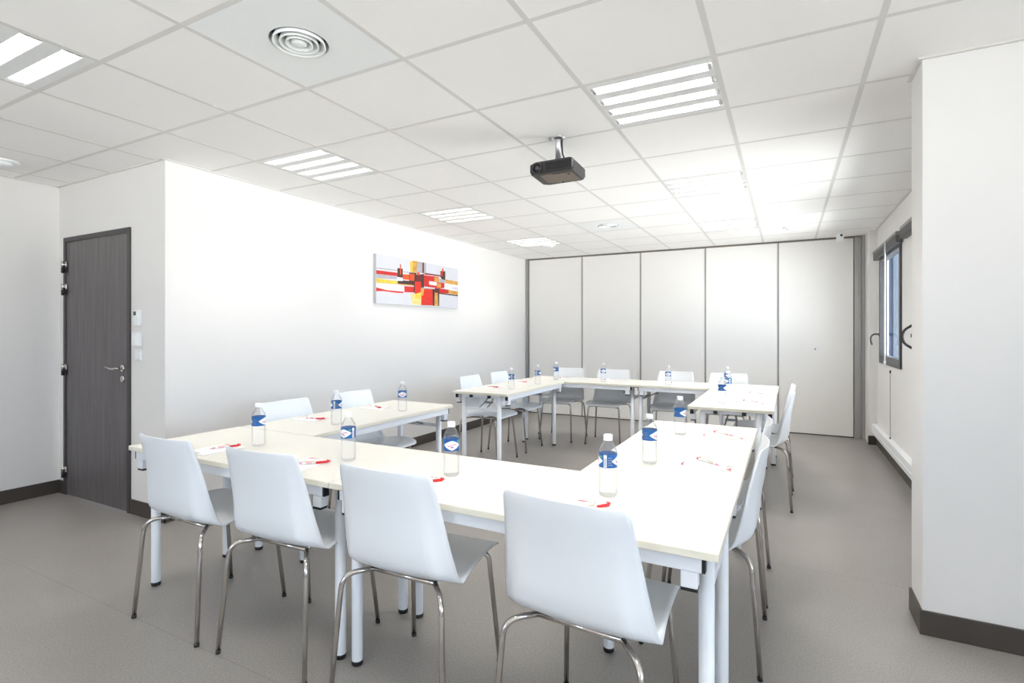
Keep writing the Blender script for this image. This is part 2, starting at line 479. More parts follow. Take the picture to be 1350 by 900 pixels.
# block added outside to shape daylight and keep the window view blue
bm = B(); box(bm, 1.25, 7.0, 14.0, 15.0, -6, 5.0, 0); box(bm, 2.05, 2.5, 13.96, 14.0, -6, 5.0, 1); box(bm, 3.2, 4.4, 13.96, 14.0, -6, 5.0, 1)
struct(build('exterior_view_block', bm, ['facade', 'view_pale']))
# ------------------------------------------------------------------ recessed lamps
def lamp_proto(tm):
    t = thing('ceiling_light', 'x', 'ceiling light', (0, 0, 0))
    s = .288
    bm = B()
    box(bm, -s, s, -s, s, .088, .092)
    for a in (-1, 1):
        box(bm, min(a * s, a * (s - .004)), max(a * s, a * (s - .004)), -s, s, 0, .09); box(bm, -s, s, min(a * s, a * (s - .004)), max(a * s, a * (s - .004)), 0, .09)
    build('housing', bm, 'housing', t)
    pitch = .14; hw = .038
    ys = [(-1.5 + k) * pitch for k in range(4)]
    bm = B()
    edges = [-s + .004] + [v for y in ys for v in (y - hw, y + hw)] + [s - .004]
    for k in range(0, len(edges), 2):
        box(bm, -s + .004, s - .004, edges[k], edges[k + 1], 0, .003)
    build('bay_divider', bm, 'housing', t)
    for y in ys:
        bm = B()
        pr = [(-hw, .002), (-.034, .025), (-.026, .048), (-.016, .064), (0, .070), (.016, .064), (.026, .048), (.034, .025), (hw, .002)]
        for (a, za), (b, zb) in zip(pr, pr[1:]):
            f = quad(bm, [(-s + .004, y + a, za), (s - .004, y + a, za), (s - .004, y + b, zb), (-s + .004, y + b, zb)]); f.smooth = True
        bmesh.ops.remove_doubles(bm, verts=bm.verts, dist=1e-5)
        build('reflector', bm, 'reflector', t, recalc=False)
        bm = B()
        for k in range(11):
            x = -.265 + k * .053
            vs = [(x, y - hw + .001, .002), (x, y + hw - .001, .002), (x, y + .029, .034), (x, y - .029, .034)]
            a = [bm.verts.new((x - .001, q[1], q[2])) for q in vs]; b = [bm.verts.new((x + .001, q[1], q[2])) for q in vs]
            bm.faces.new(a); bm.faces.new(b[::-1])
            for i in range(4): bm.faces.new((a[i], b[i], b[(i + 1) % 4], a[(i + 1) % 4]))
        for a in (-1, 1): box(bm, -.283, .283, y + a * (hw - .0012) - .0006, y + a * (hw - .0012) + .0006, .002, .006)
        build('louvre', bm, 'louvre', t)
        bm = B(); lathe(bm, [(.0085, -.262), (.0085, .262)], 10, (0, y, .052), 'X', cap0=True, cap1=True)
        tb = build('tube', bm, tm, t)
        for a, b in ((-s + .005, -.262), (.262, s - .005)):
            bm = B(); box(bm, a, b, y - .012, y + .012, .036, .066); build('tube_holder', bm, 'white', tb)
    return t
lp = {-4: lamp_proto('tubew'), 0: lamp_proto('tube')}; used = set()
LL = {(-4, -2): 'ceiling light before the alcove, cut off by the picture edge, two bright strips',
      (-4, 1): 'ceiling light with four bright strips just beyond the alcove corner',
      (-4, 4): 'ceiling light with four bright strips, middle of three along the painting wall',
      (-7, -2): 'added ceiling light over the alcove, out of view, brightening the alcove',
      (-4, 7): 'small-looking louvred ceiling light close to the partition, on the painting side',
      (0, -2): 'louvred ceiling light above the viewer',
      (0, 1): 'largest dotted louvred ceiling light, behind the projector towards the pier',
      (0, 4): 'middle one of the three dotted louvred lights on the window side',
      (0, 7): 'dotted louvred ceiling light closest to the partition on the window side'}
first = True
for c in LIGHTS:
    if c == (0, -2): pass
    o = copy_tree(lp[c[0]]) if c[0] in used else copy_tree(lp[-4]) if c[0] == -7 else lp[c[0]]; used.add(c[0])
    x, y = cell(*c); o.location = (x + .3, y + .3, H)
    tag(o, LL[c], 'ceiling light', 'louvred lights on the window side' if c[0] == 0 else None if c[0] == -7 else 'louvred lights on the painting side')

# round air vents in their plain steel plates
def vent_proto():
    t = thing('ceiling_vent', 'x', 'vent', (0, 0, 0))
    bm = B(); s = .288; n = 48; r0 = .116
    out = []
    for k in range(n):
        a = 2 * PI * k / n; m = max(abs(math.cos(a)), abs(math.sin(a)))
        out.append((bm.verts.new((s * math.cos(a) / m, s * math.sin(a) / m, 0)), bm.verts.new((r0 * math.cos(a), r0 * math.sin(a), 0)), bm.verts.new((r0 * math.cos(a), r0 * math.sin(a), .05))))
    for k in range(n):
        a, b = out[k], out[(k + 1) % n]
        bm.faces.new((a[0], b[0], b[1], a[1])); bm.faces.new((a[1], b[1], b[2], a[2]))
    # square corners of the plate
    for sx in (-1, 1):
        for sy in (-1, 1): pass
    build('plate', bm, 'vent', t, recalc=False)
    bm = B(); lathe(bm, [(.116, .05), (.0, .05)], 32); build('duct', bm, 'ventdark', t)
    for (ra, rb) in ((.104, .090), (.078, .064), (.054, .040)):
        bm = B(); lathe(bm, [(ra - .016, .030), (ra - .004, .010), (ra, -.008), (ra - .004, -.009), (rb, .006), (rb - .004, .030)], 40); build('ring', bm, 'vent', t)
    bm = B(); lathe(bm, [(.0, -.010), (.020, -.009), (.030, -.004), (.032, .006), (.024, .03)], 32); build('core', bm, 'vent', t)
    bm = B(); box(bm, -.104, .104, -.004, .004, .024, .030); box(bm, -.004, .004, -.104, .104, .024, .030); build('spider', bm, 'vent', t)
    return t
v = vent_proto(); x, y = cell(*VENTS[0]); v.location = (x + .3, y + .3, H)
tag(v, 'round air vent of nested rings in a square plain plate, large and close', 'vent', 'round ceiling vents')
v2 = copy_tree(v); x, y = cell(*VENTS[1]); v2.location = (x + .3, y + .3, H)
tag(v2, 'round air vent far along the ceiling, between the two rows of lights', 'vent', 'round ceiling vents')

def disc(name, label, cat, x, y, r, hgt, group=None):
    t = thing(name, label, cat, (x, y, H - .001), 0, group)
    bm = B(); lathe(bm, [(r, 0), (r, -.010), (r * .92, -.014), (0, -.014)], 28); build('base', bm, 'vent', t)
    bm = B(); lathe(bm, [(r * .62, -.012), (r * .60, -hgt * .7), (r * .45, -hgt), (0, -hgt)], 24); build('cover', bm, 'white', t)
disc('smoke_detector', 'small round ceiling detector by the far light on the painting side', 'smoke detector', -2.88, 6.60, .075, .034, 'round ceiling detectors')
disc('smoke_detector', 'round ceiling detector near the partition on the window side', 'smoke detector', .03, 6.75, .075, .034, 'round ceiling detectors')
disc('smoke_detector', 'round ceiling detector above the alcove wall', 'smoke detector', -4.83, 1.59, .085, .036, 'round ceiling detectors')

t = thing('motion_sensor', 'small white angled sensor hanging from the ceiling above the partition end', 'sensor', (.55, 7.25, H), 0)
bm = B(); lathe(bm, [(.026, 0), (.026, -.008), (0, -.008)], 16); tube(bm, [(0, 0, 0), (.0, -.01, -.05)], .007, 8); build('bracket', bm, 'white', t)
bm = B(); box(bm, -.036, .036, -.05, .02, -.125, -.045, 0, .010); sb = build('sensor_body', bm, 'white', t)
bm = B(); lathe(bm, [(0, -.060), (.012, -.058), (.014, -.049)], 12, (.012, 0, -.062), 'Y'); build('sensor_eye', bm, 'black', sb)

# ------------------------------------------------------------------ projector
PX, PY = -1.245, 2.985
t = thing('projector', 'black projector hanging from the ceiling on a short steel pole', 'projector', (PX, PY, H), R(1.5))
zb, zt = 2.263 - H, 2.335 - H
bm = B()
out = [(-.118, -.118), (.130, -.125), (.140, -.112), (.136, .112), (.118, .128), (-.120, .138), (-.150, .110), (-.140, -.108)]
inset = [(x * .88, y * .88) for x, y in out]
lv = [(inset, zt + .006), (out, zt - .010), (out, zb + .018), ([(x * .94, y * .94) for x, y in out], zb)]
rings = [[bm.verts.new((x, y, z)) for x, y in ps] for ps, z in lv]
for a, b in zip(rings, rings[1:]):
    for k in range(8): bm.faces.new((a[k], a[(k + 1) % 8], b[(k + 1) % 8], b[k]))
bm.faces.new(rings[0]); bm.faces.new(rings[-1][::-1])
body = build('projector_body', bm, 'projector', t)
bm = B()
pl = [(-.085, -.085), (-.02, -.098), (.0, -.075), (.112, -.080), (.112, .095), (-.02, .105), (-.095, .070)]
a = [bm.verts.new((x, y, zb - .003)) for x, y in pl]; b = [bm.verts.new((x, y, zb + .004)) for x, y in pl]
bm.faces.new(a); bm.faces.new(b[::-1])
for k in range(len(pl)): bm.faces.new((a[k], a[(k + 1) % len(pl)], b[(k + 1) % len(pl)], b[k]))
build('bottom_plate', bm, 'projplate', t)
bm = B(); zc = (zb + zt) / 2
lathe(bm, [(.034, -.110), (.034, -.128), (.030, -.136), (.026, -.136), (.024, -.118)], 24, (-.088, 0, zc - .004), 'Y')
ln = build('lens_ring', bm, 'projector', t)
bm = B(); lathe(bm, [(.025, -.122), (.018, -.129), (0, -.132)], 20, (-.088, 0, zc - .004), 'Y'); build('lens', bm, 'lens', ln)
bm = B()
for k in range(5): box(bm, -.03 + .0, .115, -.1275, -.122, zc - .022 + k * .010, zc - .018 + k * .010)
build('grille', bm, 'black', t)
bm = B(); lathe(bm, [(.008, zb - .008), (.008, zb + .004)], 12, (.0, .09, 0), cap0=True); lathe(bm, [(.008, zb - .008), (.008, zb + .004)], 12, (.09, -.06, 0), cap0=True); build('foot', bm, 'black', t)
bm = B(); lathe(bm, [(.019, 0), (.019, zt + .03)], 20, cap1=True); lathe(bm, [(.045, 0), (.045, -.006), (.019, -.012)], 20)
build('pole', bm, 'steel', t)
bm = B(); lathe(bm, [(.022, zt + .034), (.040, zt + .026), (.044, zt + .012), (.044, zt + .004)], 24)
for sx, sy in ((1, 1), (-1, 1), (1, -1), (-1, -1)): box(bm, min(0, sx * .075), max(0, sx * .075), sy * .05 - .006, sy * .05 + .006, zt + .004, zt + .010)
build('mount', bm, 'strut', t)
bm = B(); tube(bm, smooth_path([(.022, .005, 0), (.024, .004, -.06), (.030, .006, zt + .06), (.05, .03, zt + .02), (.06, .07, zt + .0)], 5), .0045, 8)
build('cable', bm, 'black', t)

# ------------------------------------------------------------------ fittings by the door
t = thing('thermostat', 'small white wall thermostat with a green display beside the door', 'thermostat', (-4.112, YD, 1.415))
bx('thermostat_body', 'white', t, -.034, .034, -.026, 0, -.056, .056, .005)
bx('display', 'lcd', t, -.026, .004, -.0275, -.025, .018, .046)
bm = B(); box(bm, -.014, .014, -.030, -.026, -.012, -.004, 0, .001); build('button', bm, 'vent', t)
t = thing('wall_dispenser', 'white wall box under the thermostat, projecting from the wall', 'wall box', (-4.112, YD, 1.262))
bm = B(); box(bm, -.036, .042, -.036, 0, -.050, .052, 0, .008); build('case', bm, 'white', t)
bx('cover_flap', 'vent', t, -.026, .030, -.040, -.034, -.040, .020, .002)
t = thing('light_switch', 'white light switch plate, lowest of the fittings beside the door', 'light switch', (-4.112, YD, 1.150))
bx('plate', 'white', t, -.040, .040, -.011, 0, -.040, .040, .003)
bx('rocker', 'vent', t, -.024, .024, -.017, -.010, -.025, .025, .002)

# ------------------------------------------------------------------ painting
PAINT=[
('grey',[(4.145,1.917),(4.491,1.927),(4.491,1.888),(4.145,1.87)]),
('red',[(4.143,1.954),(4.485,1.959),(4.485,1.923),(4.143,1.915)]),
('line',[(4.143,1.98),(4.491,1.987),(4.491,1.98),(4.143,1.973)]),
('orange',[(4.568,1.953),(4.686,1.958),(4.686,1.898),(4.568,1.896)]),
('line',[(4.561,1.983),(4.686,1.985),(4.686,1.978),(4.561,1.978)]),
('yellow',[(4.143,1.87),(4.485,1.868),(4.485,1.833),(4.143,1.823)]),
('dark',[(4.485,1.88),(4.767,1.892),(4.767,1.836),(4.581,1.845),(4.485,1.839)]),
('ochre',[(4.504,1.842),(4.767,1.849),(4.767,1.836),(4.504,1.832)]),
('white',[(4.143,1.811),(4.594,1.819),(4.594,1.762),(4.308,1.756),(4.143,1.772)]),
('red',[(4.143,1.776),(4.308,1.759),(4.581,1.761),(4.581,1.745),(4.466,1.74),(4.249,1.744),(4.143,1.735)]),
('red',[(4.594,1.823),(4.767,1.828),(4.767,1.763),(4.594,1.756)]),
('dark',[(4.479,2.012),(4.568,2.013),(4.568,1.911),(4.479,1.913)]),
('orange',[(4.519,2.058),(4.54,2.056),(4.54,1.944),(4.519,1.946)]),
('white',[(4.476,1.911),(4.565,1.913),(4.565,1.877),(4.476,1.873)]),
('yellow',[(4.693,2.103),(4.747,2.12),(4.74,1.989),(4.699,1.993)]),
('ochre',[(4.747,2.122),(4.825,2.126),(4.809,1.991),(4.74,1.989)]),
('grey',[(4.825,2.126),(4.991,2.125),(4.987,2.005),(4.809,1.994)]),
('maroon',[(4.919,2.123),(4.95,2.123),(4.947,1.999),(4.919,1.998)]),
('dark',[(4.679,1.984),(4.809,1.99),(4.809,1.968),(4.95,1.992),(4.95,1.833),(4.788,1.82),(4.76,1.879),(4.679,1.88)]),
('orange',[(4.686,1.971),(4.774,1.973),(4.767,1.895),(4.686,1.894)]),
('orange',[(4.817,2.001),(4.872,1.998),(4.872,1.967),(4.817,1.969)]),
('maroon',[(4.809,1.957),(4.921,1.967),(4.893,1.907),(4.802,1.9)]),
('red',[(4.953,2.001),(5.276,2.001),(5.276,1.992),(4.953,1.987)]),
('dark',[(4.965,2.007),(5.284,2.008),(5.284,1.995),(4.965,1.995)]),
('red',[(4.95,1.979),(5.244,1.984),(5.244,1.919),(5.053,1.917),(4.95,1.85)]),
('red',[(4.95,1.912),(5.364,1.92),(5.364,1.859),(5.252,1.846),(4.95,1.846)]),
('ochre',[(5.151,1.975),(5.249,1.975),(5.244,1.919),(5.151,1.925)]),
('white',[(5.05,1.916),(5.197,1.915),(5.197,1.874),(5.05,1.876)]),
('ochre',[(5.205,1.907),(5.292,1.907),(5.284,1.858),(5.205,1.856)]),
('grey',[(5.252,1.966),(5.43,1.963),(5.43,1.925),(5.252,1.92)]),
('dark',[(5.276,2.061),(5.38,2.067),(5.38,1.959),(5.308,1.962),(5.276,1.987)]),
('red',[(5.284,2.057),(5.324,2.061),(5.324,2.001),(5.284,1.997)]),
('orange',[(5.312,2.098),(5.345,2.094),(5.345,2.059),(5.312,2.06)]),
('ochre',[(5.388,1.967),(5.66,1.962),(5.66,1.913),(5.388,1.922)]),
('white',[(5.361,1.908),(5.66,1.915),(5.66,1.842),(5.361,1.854)]),
('lilac',[(5.53,1.89),(5.66,1.891),(5.66,1.847),(5.53,1.857)]),
('red',[(5.252,1.846),(5.463,1.842),(5.463,1.795),(5.252,1.79)]),
('ochre',[(5.446,1.836),(5.66,1.837),(5.66,1.788),(5.446,1.798)]),
('dark',[(5.252,1.792),(5.66,1.788),(5.66,1.773),(5.252,1.779)]),
('dark',[(4.76,1.887),(4.788,1.89),(4.788,1.76),(4.76,1.762)]),
('redb',[(4.778,1.889),(4.893,1.899),(4.89,1.775),(4.778,1.746)]),
('cream',[(4.693,1.745),(4.9,1.75),(4.9,1.626),(4.74,1.624)]),
('yellow',[(4.788,1.747),(4.893,1.776),(4.893,1.696),(4.788,1.699)]),
('redb',[(4.9,1.816),(5.113,1.827),(5.121,1.632),(4.893,1.626)]),
('ochre',[(4.893,1.824),(4.95,1.824),(4.936,1.743),(4.893,1.732)]),
('line',[(4.893,1.83),(5.151,1.831),(5.151,1.822),(4.893,1.821)]),
('dark',[(5.113,1.827),(5.159,1.825),(5.151,1.629),(5.121,1.629)]),
('maroon',[(5.159,1.844),(5.252,1.844),(5.249,1.786),(5.159,1.789)]),
('dark',[(5.218,1.839),(5.252,1.841),(5.249,1.628),(5.229,1.628)]),
('ochre',[(5.156,1.789),(5.221,1.787),(5.224,1.627),(5.156,1.629)]),
]

t = thing('painting', 'wide abstract canvas in red, orange, grey and black on the white wall', 'painting', (XL, 0, 0))
y0, y1, za, zc_ = 4.145, 5.668, 1.612, 2.126
bm = B(); box(bm, 0, .036, y0, y1, za, zc_)
for f in bm.faces: f.material_index = 0 if f.calc_center_median().x > .03 else 1
build('canvas', bm, ['canvas', 'canvas_side'], t)
bm = B(); keys = []
for k, (c, pl) in enumerate(PAINT):
    if c not in keys: keys.append(c)
    xx = .0362 + k * .00006
    p2 = [(xx, min(max(y, y0 + .001), y1 - .001), min(max(z, za + .001), zc_ - .001)) for y, z in pl]
    try: quad(bm, p2, keys.index(c))
    except ValueError: pass
build('painted_blocks', bm, ['p_' + k for k in keys], t)
# ------------------------------------------------------------------ tables
TL, TW = 1.40, .605
def table_proto():
    t = thing('folding_table', 'x', 'table')
    bm = B(); box(bm, -TL / 2 + .001, TL / 2 - .001, -TW / 2, TW / 2, TT - .024, TT, 0, .003)
    for f in bm.faces:
        if abs(f.normal.z) < .5: f.material_index = 1
    build('tabletop', bm, ['top', 'edge'], t)
    for s in (-1, 1):
        bm = B(); box(bm, -.655, .655, min(s * .262, s * .290), max(s * .262, s * .290), TT - .066, TT - .0245, 0, .003)
        rl = build('side_rail', bm, 'tmetal', t)
        for e in (-1, 1):
            bm = B(); box(bm, min(e * .655, e * .664), max(e * .655, e * .664), min(s * .263, s * .289), max(s * .263, s * .289), TT - .065, TT - .0255)
            c = build('end_cap', bm, 'black', rl); c['label'] = 'black plastic end cap'
    for e in (-1, 1):
        bm = B(); box(bm, min(e * .64, e * .67), max(e * .64, e * .67), -.215, .215, TT - .05, TT - .0245)
        build('end_rail', bm, 'tmetal', t)
        bm = B(); box(bm, e * .655 - .010, e * .655 + .010, -.18, .18, .562, .592, 0, .003)
        build('crossbar', bm, 'tmetal', t)
        for s in (-1, 1):
            bm = B(); lathe(bm, [(.0215, .014), (.0215, TT - .03)], 20, (e * .655, s * .195, 0), cap1=True)
            lg = build('leg', bm, 'tmetal', t)
            bm = B(); lathe(bm, [(.0205, 0), (.0225, .003), (.0225, .016), (.0215, .018)], 20, (e * .655, s * .195, 0), cap0=True)
            ft = build('foot_cap', bm, 'black', lg); ft['label'] = 'black foot cap'
            bm = B(); box(bm, e * .622 - .022, e * .622 + .022, s * .270 - .018, s * .270 + .018, .628, TT - .066, 0, .003)
            sbk = build('stacking_block', bm, 'tmetal', t)
            bm = B(); box(bm, e * .622 - .0215, e * .622 + .0215, s * .270 - .0175, s * .270 + .0175, .620, .629)
            c = build('bumper', bm, 'black', sbk); c['label'] = 'black bumper pad'
        bm = B()
        for s in (-1, 1):
            tube(bm, [(e * .648, s * .045, .575), (e * .52, s * .035, .628), (e * .43, s * .02, TT - .034)], .006, 8)
        box(bm, e * .43 - .05, e * .43 + .05, -.035, .035, TT - .040, TT - .0245)
        box(bm, e * .52 - .012, e * .52 + .012, -.045, .045, .618, .634)
        build('folding_brace', bm, 'strut', t)
        for s in (-1, 1):
            bm = B(); box(bm, min(e * .672, e * .690), max(e * .672, e * .690), s * .10 - .014, s * .10 + .014, TT - .052, TT - .0245)
            c = build('latch', bm, 'black', t); c['label'] = 'black plastic latch'
    return t
tp = table_proto()
TABLES = [  # centre x, centre y, rotation, label
    (-2.255, 1.7525, 0, 'cream folding table in the near row at the door end'),
    (-.855, 1.7525, 0, 'cream table in the near row at the window end, two white end legs in view'),
    (-2.6425, 2.760, 90, 'cream folding table running away from the near row along the painting wall'),
    (-.4575, 2.760, 90, 'cream folding table running away from the near row on the window side'),
    (-2.590, 4.963, 90, 'cream table beyond the gap on the painting side, white end frame facing'),
    (-.385, 4.950, 90, 'cream table beyond the gap on the window side, black latches underneath'),
    (-2.175, 5.972, 0, 'cream folding table along the partition on the painting side'),
    (-.775, 5.972, 0, 'cream folding table along the partition on the window side'),
]
for k, (x, y, a, lab) in enumerate(TABLES):
    o = tp if k == 0 else copy_tree(tp)
    o.location = (x, y, 0); o.rotation_euler = (0, 0, R(a)); tag(o, lab, 'table', 'folding tables set in a broken square')

# ------------------------------------------------------------------ chairs
def chair_proto():
    t = thing('stacking_chair', 'x', 'chair')
    #      y      z     half width  edge forward, edge up, dish
    key = [(-.262, .852, .193, .000, .000, .026), (-.257, .815, .198, .003, .000, .026), (-.247, .76, .205, .010, -.002, .026), (-.236, .69, .215, .020, -.005, .024),
           (-.229, .62, .225, .033, -.009, .021), (-.222, .556, .235, .047, -.015, .018), (-.207, .508, .242, .055, -.024, .014), (-.163, .474, .244, .040, -.018, .011),
           (-.10, .463, .240, .016, -.004, .010), (-.03, .466, .232, .004, .004, .009), (.05, .474, .225, .000, .006, .008), (.12, .478, .219, .000, .005, .006),
           (.18, .477, .213, .000, .003, .004), (.225, .466, .208, .000, .000, .002), (.240, .455, .206, .000, .000, .000)]
    n = 5; rows = []
    ext = [[2 * a - b for a, b in zip(key[0], key[1])]] + [list(k) for k in key] + [[2 * a - b for a, b in zip(key[-1], key[-2])]]
    for i in range(1, len(ext) - 2):
        for k in range(n):
            s = k / n; p0, p1, p2, p3 = ext[i - 1:i + 3]
            rows.append([.5 * (2 * b + (c - a) * s + (2 * a - 5 * b + 4 * c - d) * s * s + (3 * b - a - 3 * c + d) * s ** 3) for a, b, c, d in zip(p0, p1, p2, p3)])
    rows.append(list(key[-1]))
    # a finer first and last stretch so the corners round off
    first = [[a + (b - a) * f for a, b in zip(rows[0], rows[1])] for f in (0, .12, .3, .6)]
    rows = first + rows[1:]
    L = [0]
    for a, b in zip(rows, rows[1:]): L.append(L[-1] + math.hypot(b[0] - a[0], b[1] - a[1]))
    tot = L[-1]
    bm = B(); NV = 28; grid = []
    for i, (y, z, w, ey, ez, di) in enumerate(rows):
        a, b = rows[max(i - 1, 0)], rows[min(i + 1, len(rows) - 1)]
        ty, tz = b[0] - a[0], b[1] - a[1]; m = math.hypot(ty, tz); ny, nz = -tz / m, ty / m      # towards the sitter
        d0 = L[i]; d1 = tot - L[i]; rc = .020; rf = .045
        if d0 < rc: w = w - rc + math.sqrt(max(rc * rc - (rc - d0) ** 2, 0))
        if d1 < rf: w = w - rf + math.sqrt(max(rf * rf - (rf - d1) ** 2, 0))
        row = []
        for k in range(NV + 1):
            s = -1 + 2 * k / NV; q = abs(s)
            off = di * q * q; k2 = max(0, (q - .72) / .28) ** 1.1
            row.append(bm.verts.new((s * w, y + ny * off + ey * k2, z + nz * off + ez * k2)))
        grid.append(row)
    for a, b in zip(grid, grid[1:]):
        for k in range(NV):
            f = bm.faces.new((a[k], a[k + 1], b[k + 1], b[k])); f.smooth = True
    sh = build('seat_shell', bm, 'shell', t, recalc=False)
    so = sh.modifiers.new('thickness', 'SOLIDIFY'); so.thickness = .006; so.offset = -1 if False else 1
    so.use_even_offset = False
    zf = .446
    for s in (-1, 1):
        for y0, y1, x0 in ((-.235, -.125, .238), (.222, .165, .208)):
            pts = [(s * x0, y0, .012), (s * (x0 - .026), y0 * (.86 if y0 < 0 else .80), zf - .004), (s * .135, y1, zf + .002)]
            bm = B(); tube(bm, bend_fillet(pts, .055, 6), .0095, 12)
            lg = build('leg', bm, 'chrome', t)
            d = (Vector(pts[1]) - Vector(pts[0])).normalized()
            bm = B(); p = Vector(pts[0]); tube(bm, [(p.x, p.y, 0), (p.x + d.x * .012, p.y + d.y * .012, .014)], .0104, 12)
            build('foot_cap', bm, 'black', lg)
    bm = B()
    for y in (-.125, .165): tube(bm, [(-.137, y, zf + .002), (.137, y, zf + .002)], .0095, 12)
    for s in (-1, 1): tube(bm, [(s * .125, -.125, zf + .002), (s * .125, .165, zf + .002)], .008, 10)
    build('seat_frame', bm, 'chrome', t)
    bm = B()
    box(bm, -.12, .12, -.12, -.06, zf + .004, .464, 0, .003); box(bm, -.12, .12, .07, .13, zf + .004, .466, 0, .003)
    for k in range(8):
        pass
    lathe(bm, [(0, zf - .012), (.035, zf - .008), (.05, zf + .012)], 18, (0, .105, 0), cap1=True)
    build('mounting_plate', bm, 'strut', t)
    return t
cp = chair_proto()
CH = [  # x, y, facing (degrees about z), label, group
    (-2.425, 1.565, 0, 'white plastic chair at the near row, seen from behind, first from the door', 'n'),
    (-1.838, 1.590, 3, 'white plastic chair at the near row, seen from behind, second from the door', 'n'),
    (-1.215, 1.600, 2, 'white plastic chair at the near row, seen from behind, third from the door', 'n'),
    (-.535, 1.585, -4, 'largest white plastic chair, at the window end of the near row, back to the viewer', 'n'),
    (-2.760, 2.420, -90, 'white chair by the painting wall, the one next to the near row', 'l'),
    (-2.760, 3.040, -90, 'white chair by the painting wall, second from the near row, before the gap', 'l'),
    (-2.730, 4.690, -90, 'white chair by the painting wall just beyond the gap between tables', 'l'),
    (-2.730, 5.320, -90, 'white chair by the painting wall closest to the partition', 'l'),
    (-2.480, 6.070, 180, 'white chair against the partition, first from the painting wall', 'b'),
    (-1.890, 6.070, 180, 'white chair against the partition, second from the painting wall', 'b'),
    (-1.150, 6.070, 180, 'white chair against the partition, third from the painting wall', 'b'),
    (-.577, 6.070, 180, 'white chair against the partition, fourth from the painting wall', 'b'),
    (-.325, 2.425, 90, 'white chair on the window side, seen edge-on, next to the near row', 'r'),
    (-.325, 3.015, 90, 'white chair on the window side, second from the near row, before the gap', 'r'),
    (-.205, 4.560, 90, 'white chair on the window side just beyond the gap', 'r'),
    (-.195, 5.150, 90, 'white chair on the window side closest to the partition', 'r'),
]
GR = dict(n='chairs along the near row', l='chairs along the painting wall', b='chairs against the partition', r='chairs on the window side')
for k, (x, y, a, lab, g) in enumerate(CH):
    o = cp if k == 0 else copy_tree(cp)
    o.location = (x, y, 0); o.rotation_euler = (0, 0, R(a)); tag(o, lab, 'chair', GR[g])

# ------------------------------------------------------------------ water bottles
def bottle_proto():
    t = thing('water_bottle', 'x', 'bottle')
    r = .0325
    prof = [(0, .006), (.012, .003), (.024, .0), (.030, .004), (r, .012), (r, .022), (r - .0012, .026), (r, .030), (r, .040), (r - .0012, .044), (r, .048), (r, .060), (r - .0012, .064), (r, .068), (r, .082), (r - .0012, .086),
            (r, .090), (r, .100), (r - .0008, .102), (r - .0008, .150), (r, .152), (.0325, .156), (.030, .164), (.024, .176), (.0175, .187), (.0145, .192), (.0135, .200)]
    bm = B(); lathe(bm, prof, 28); build('bottle_body', bm, 'bottle', t, recalc=False)
    bm = B(); lathe(bm, [(0, .0075)] + [(a - .0015, b) for a, b in prof[3:] if b < .170] + [(.0265, .168), (0, .168)], 24)
    build('water', bm, 'water', t, recalc=False)
    bm = B(); lathe(bm, [(.0165, .1945), (.0165, .1965), (.0145, .197), (.0145, .199), (.0152, .200), (.0152, .213), (.0140, .2145), (0, .215)], 24)
    for k in range(24):
        a = 2 * PI * k / 24; c, s = math.cos(a), math.sin(a)
        box(bm, c * .0153 - .0006, c * .0153 + .0006, s * .0153 - .0006, s * .0153 + .0006, .2005, .2125)
    cpo = build('cap', bm, 'white', t)
    bm = B(); lathe(bm, [(r + .0002, .1025), (r + .0002, .1495)], 36); lb = build('label_band', bm, 'blue', t); lb['label'] = 'blue wrap-round label'
    def patch(bm, pts, rr, mi=0, nx=8):
        """flat outline (angle, height) wrapped on the bottle"""
        vs = [bm.verts.new((rr * math.cos(a), rr * math.sin(a), h)) for a, h in pts]
        f = bm.faces.new(vs); f.material_index = mi
    def strip(bm, f0, f1, a0, a1, rr, mi=0, n=14):
        """band between two curves of height over an angle range"""
        prev = None
        for k in range(n + 1):
            a = a0 + (a1 - a0) * k / n; u = -1 + 2 * k / n
            p = (bm.verts.new((rr * math.cos(a), rr * math.sin(a), f0(u))), bm.verts.new((rr * math.cos(a), rr * math.sin(a), f1(u))))
            if prev:
                f = bm.faces.new((prev[0], p[0], p[1], prev[1])); f.material_index = mi; f.smooth = True
            prev = p
    for side in (0, PI):
        bm = B(); ce = .126
        lens_ = lambda u: 0.0205 * max(0, 1 - abs(u) ** 1.25) ** .8
        strip(bm, lambda u: ce - lens_(u), lambda u: ce + lens_(u) * .85, side - 1.08, side + 1.08, r + .0005, 0, 18)
        strip(bm, lambda u: ce - .003 + .004 * math.sin(3 * u) - .001, lambda u: ce + .002 + .004 * math.sin(3 * u), side - .55, side + .55, r + .0008, 1, 12)
        strip(bm, lambda u: ce - .0105, lambda u: ce - .0065, side - .10, side + .18, r + .0008, 2, 4)
        strip(bm, lambda u: .1400 - .004 * math.sqrt(max(0, 1 - u * u)), lambda u: .1400 + .004 * math.sqrt(max(0, 1 - u * u)), side + .72, side + 1.0, r + .0008, 3, 8)
        em = build('emblem', bm, ['white', 'pink', 'navy', 'green'], lb, recalc=False); em['label'] = 'white lens-shaped emblem'
    bm = B()
    strip(bm, lambda u: .1045, lambda u: .1475, 1.18, 1.52, r + .0005, 0, 4)
    for k in range(7):
        a = 1.22 + k * .038
        strip(bm, lambda u: .108, lambda u: .136, a, a + .014, r + .0008, 1, 1)
    for k in range(4):
        strip(bm, lambda u, k=k: .112 + k * .008, lambda u, k=k: .1145 + k * .008, 1.62, 2.15 - .08 * (k % 2), r + .0006, 2, 6)
        strip(bm, lambda u, k=k: .112 + k * .008, lambda u, k=k: .1135 + k * .008, 4.35, 5.0 - .1 * (k % 2), r + .0006, 2, 6)
    build('printing', bm, ['white', 'navy', 'midgrey'], lb, recalc=False)
    return t
bp = bottle_proto()
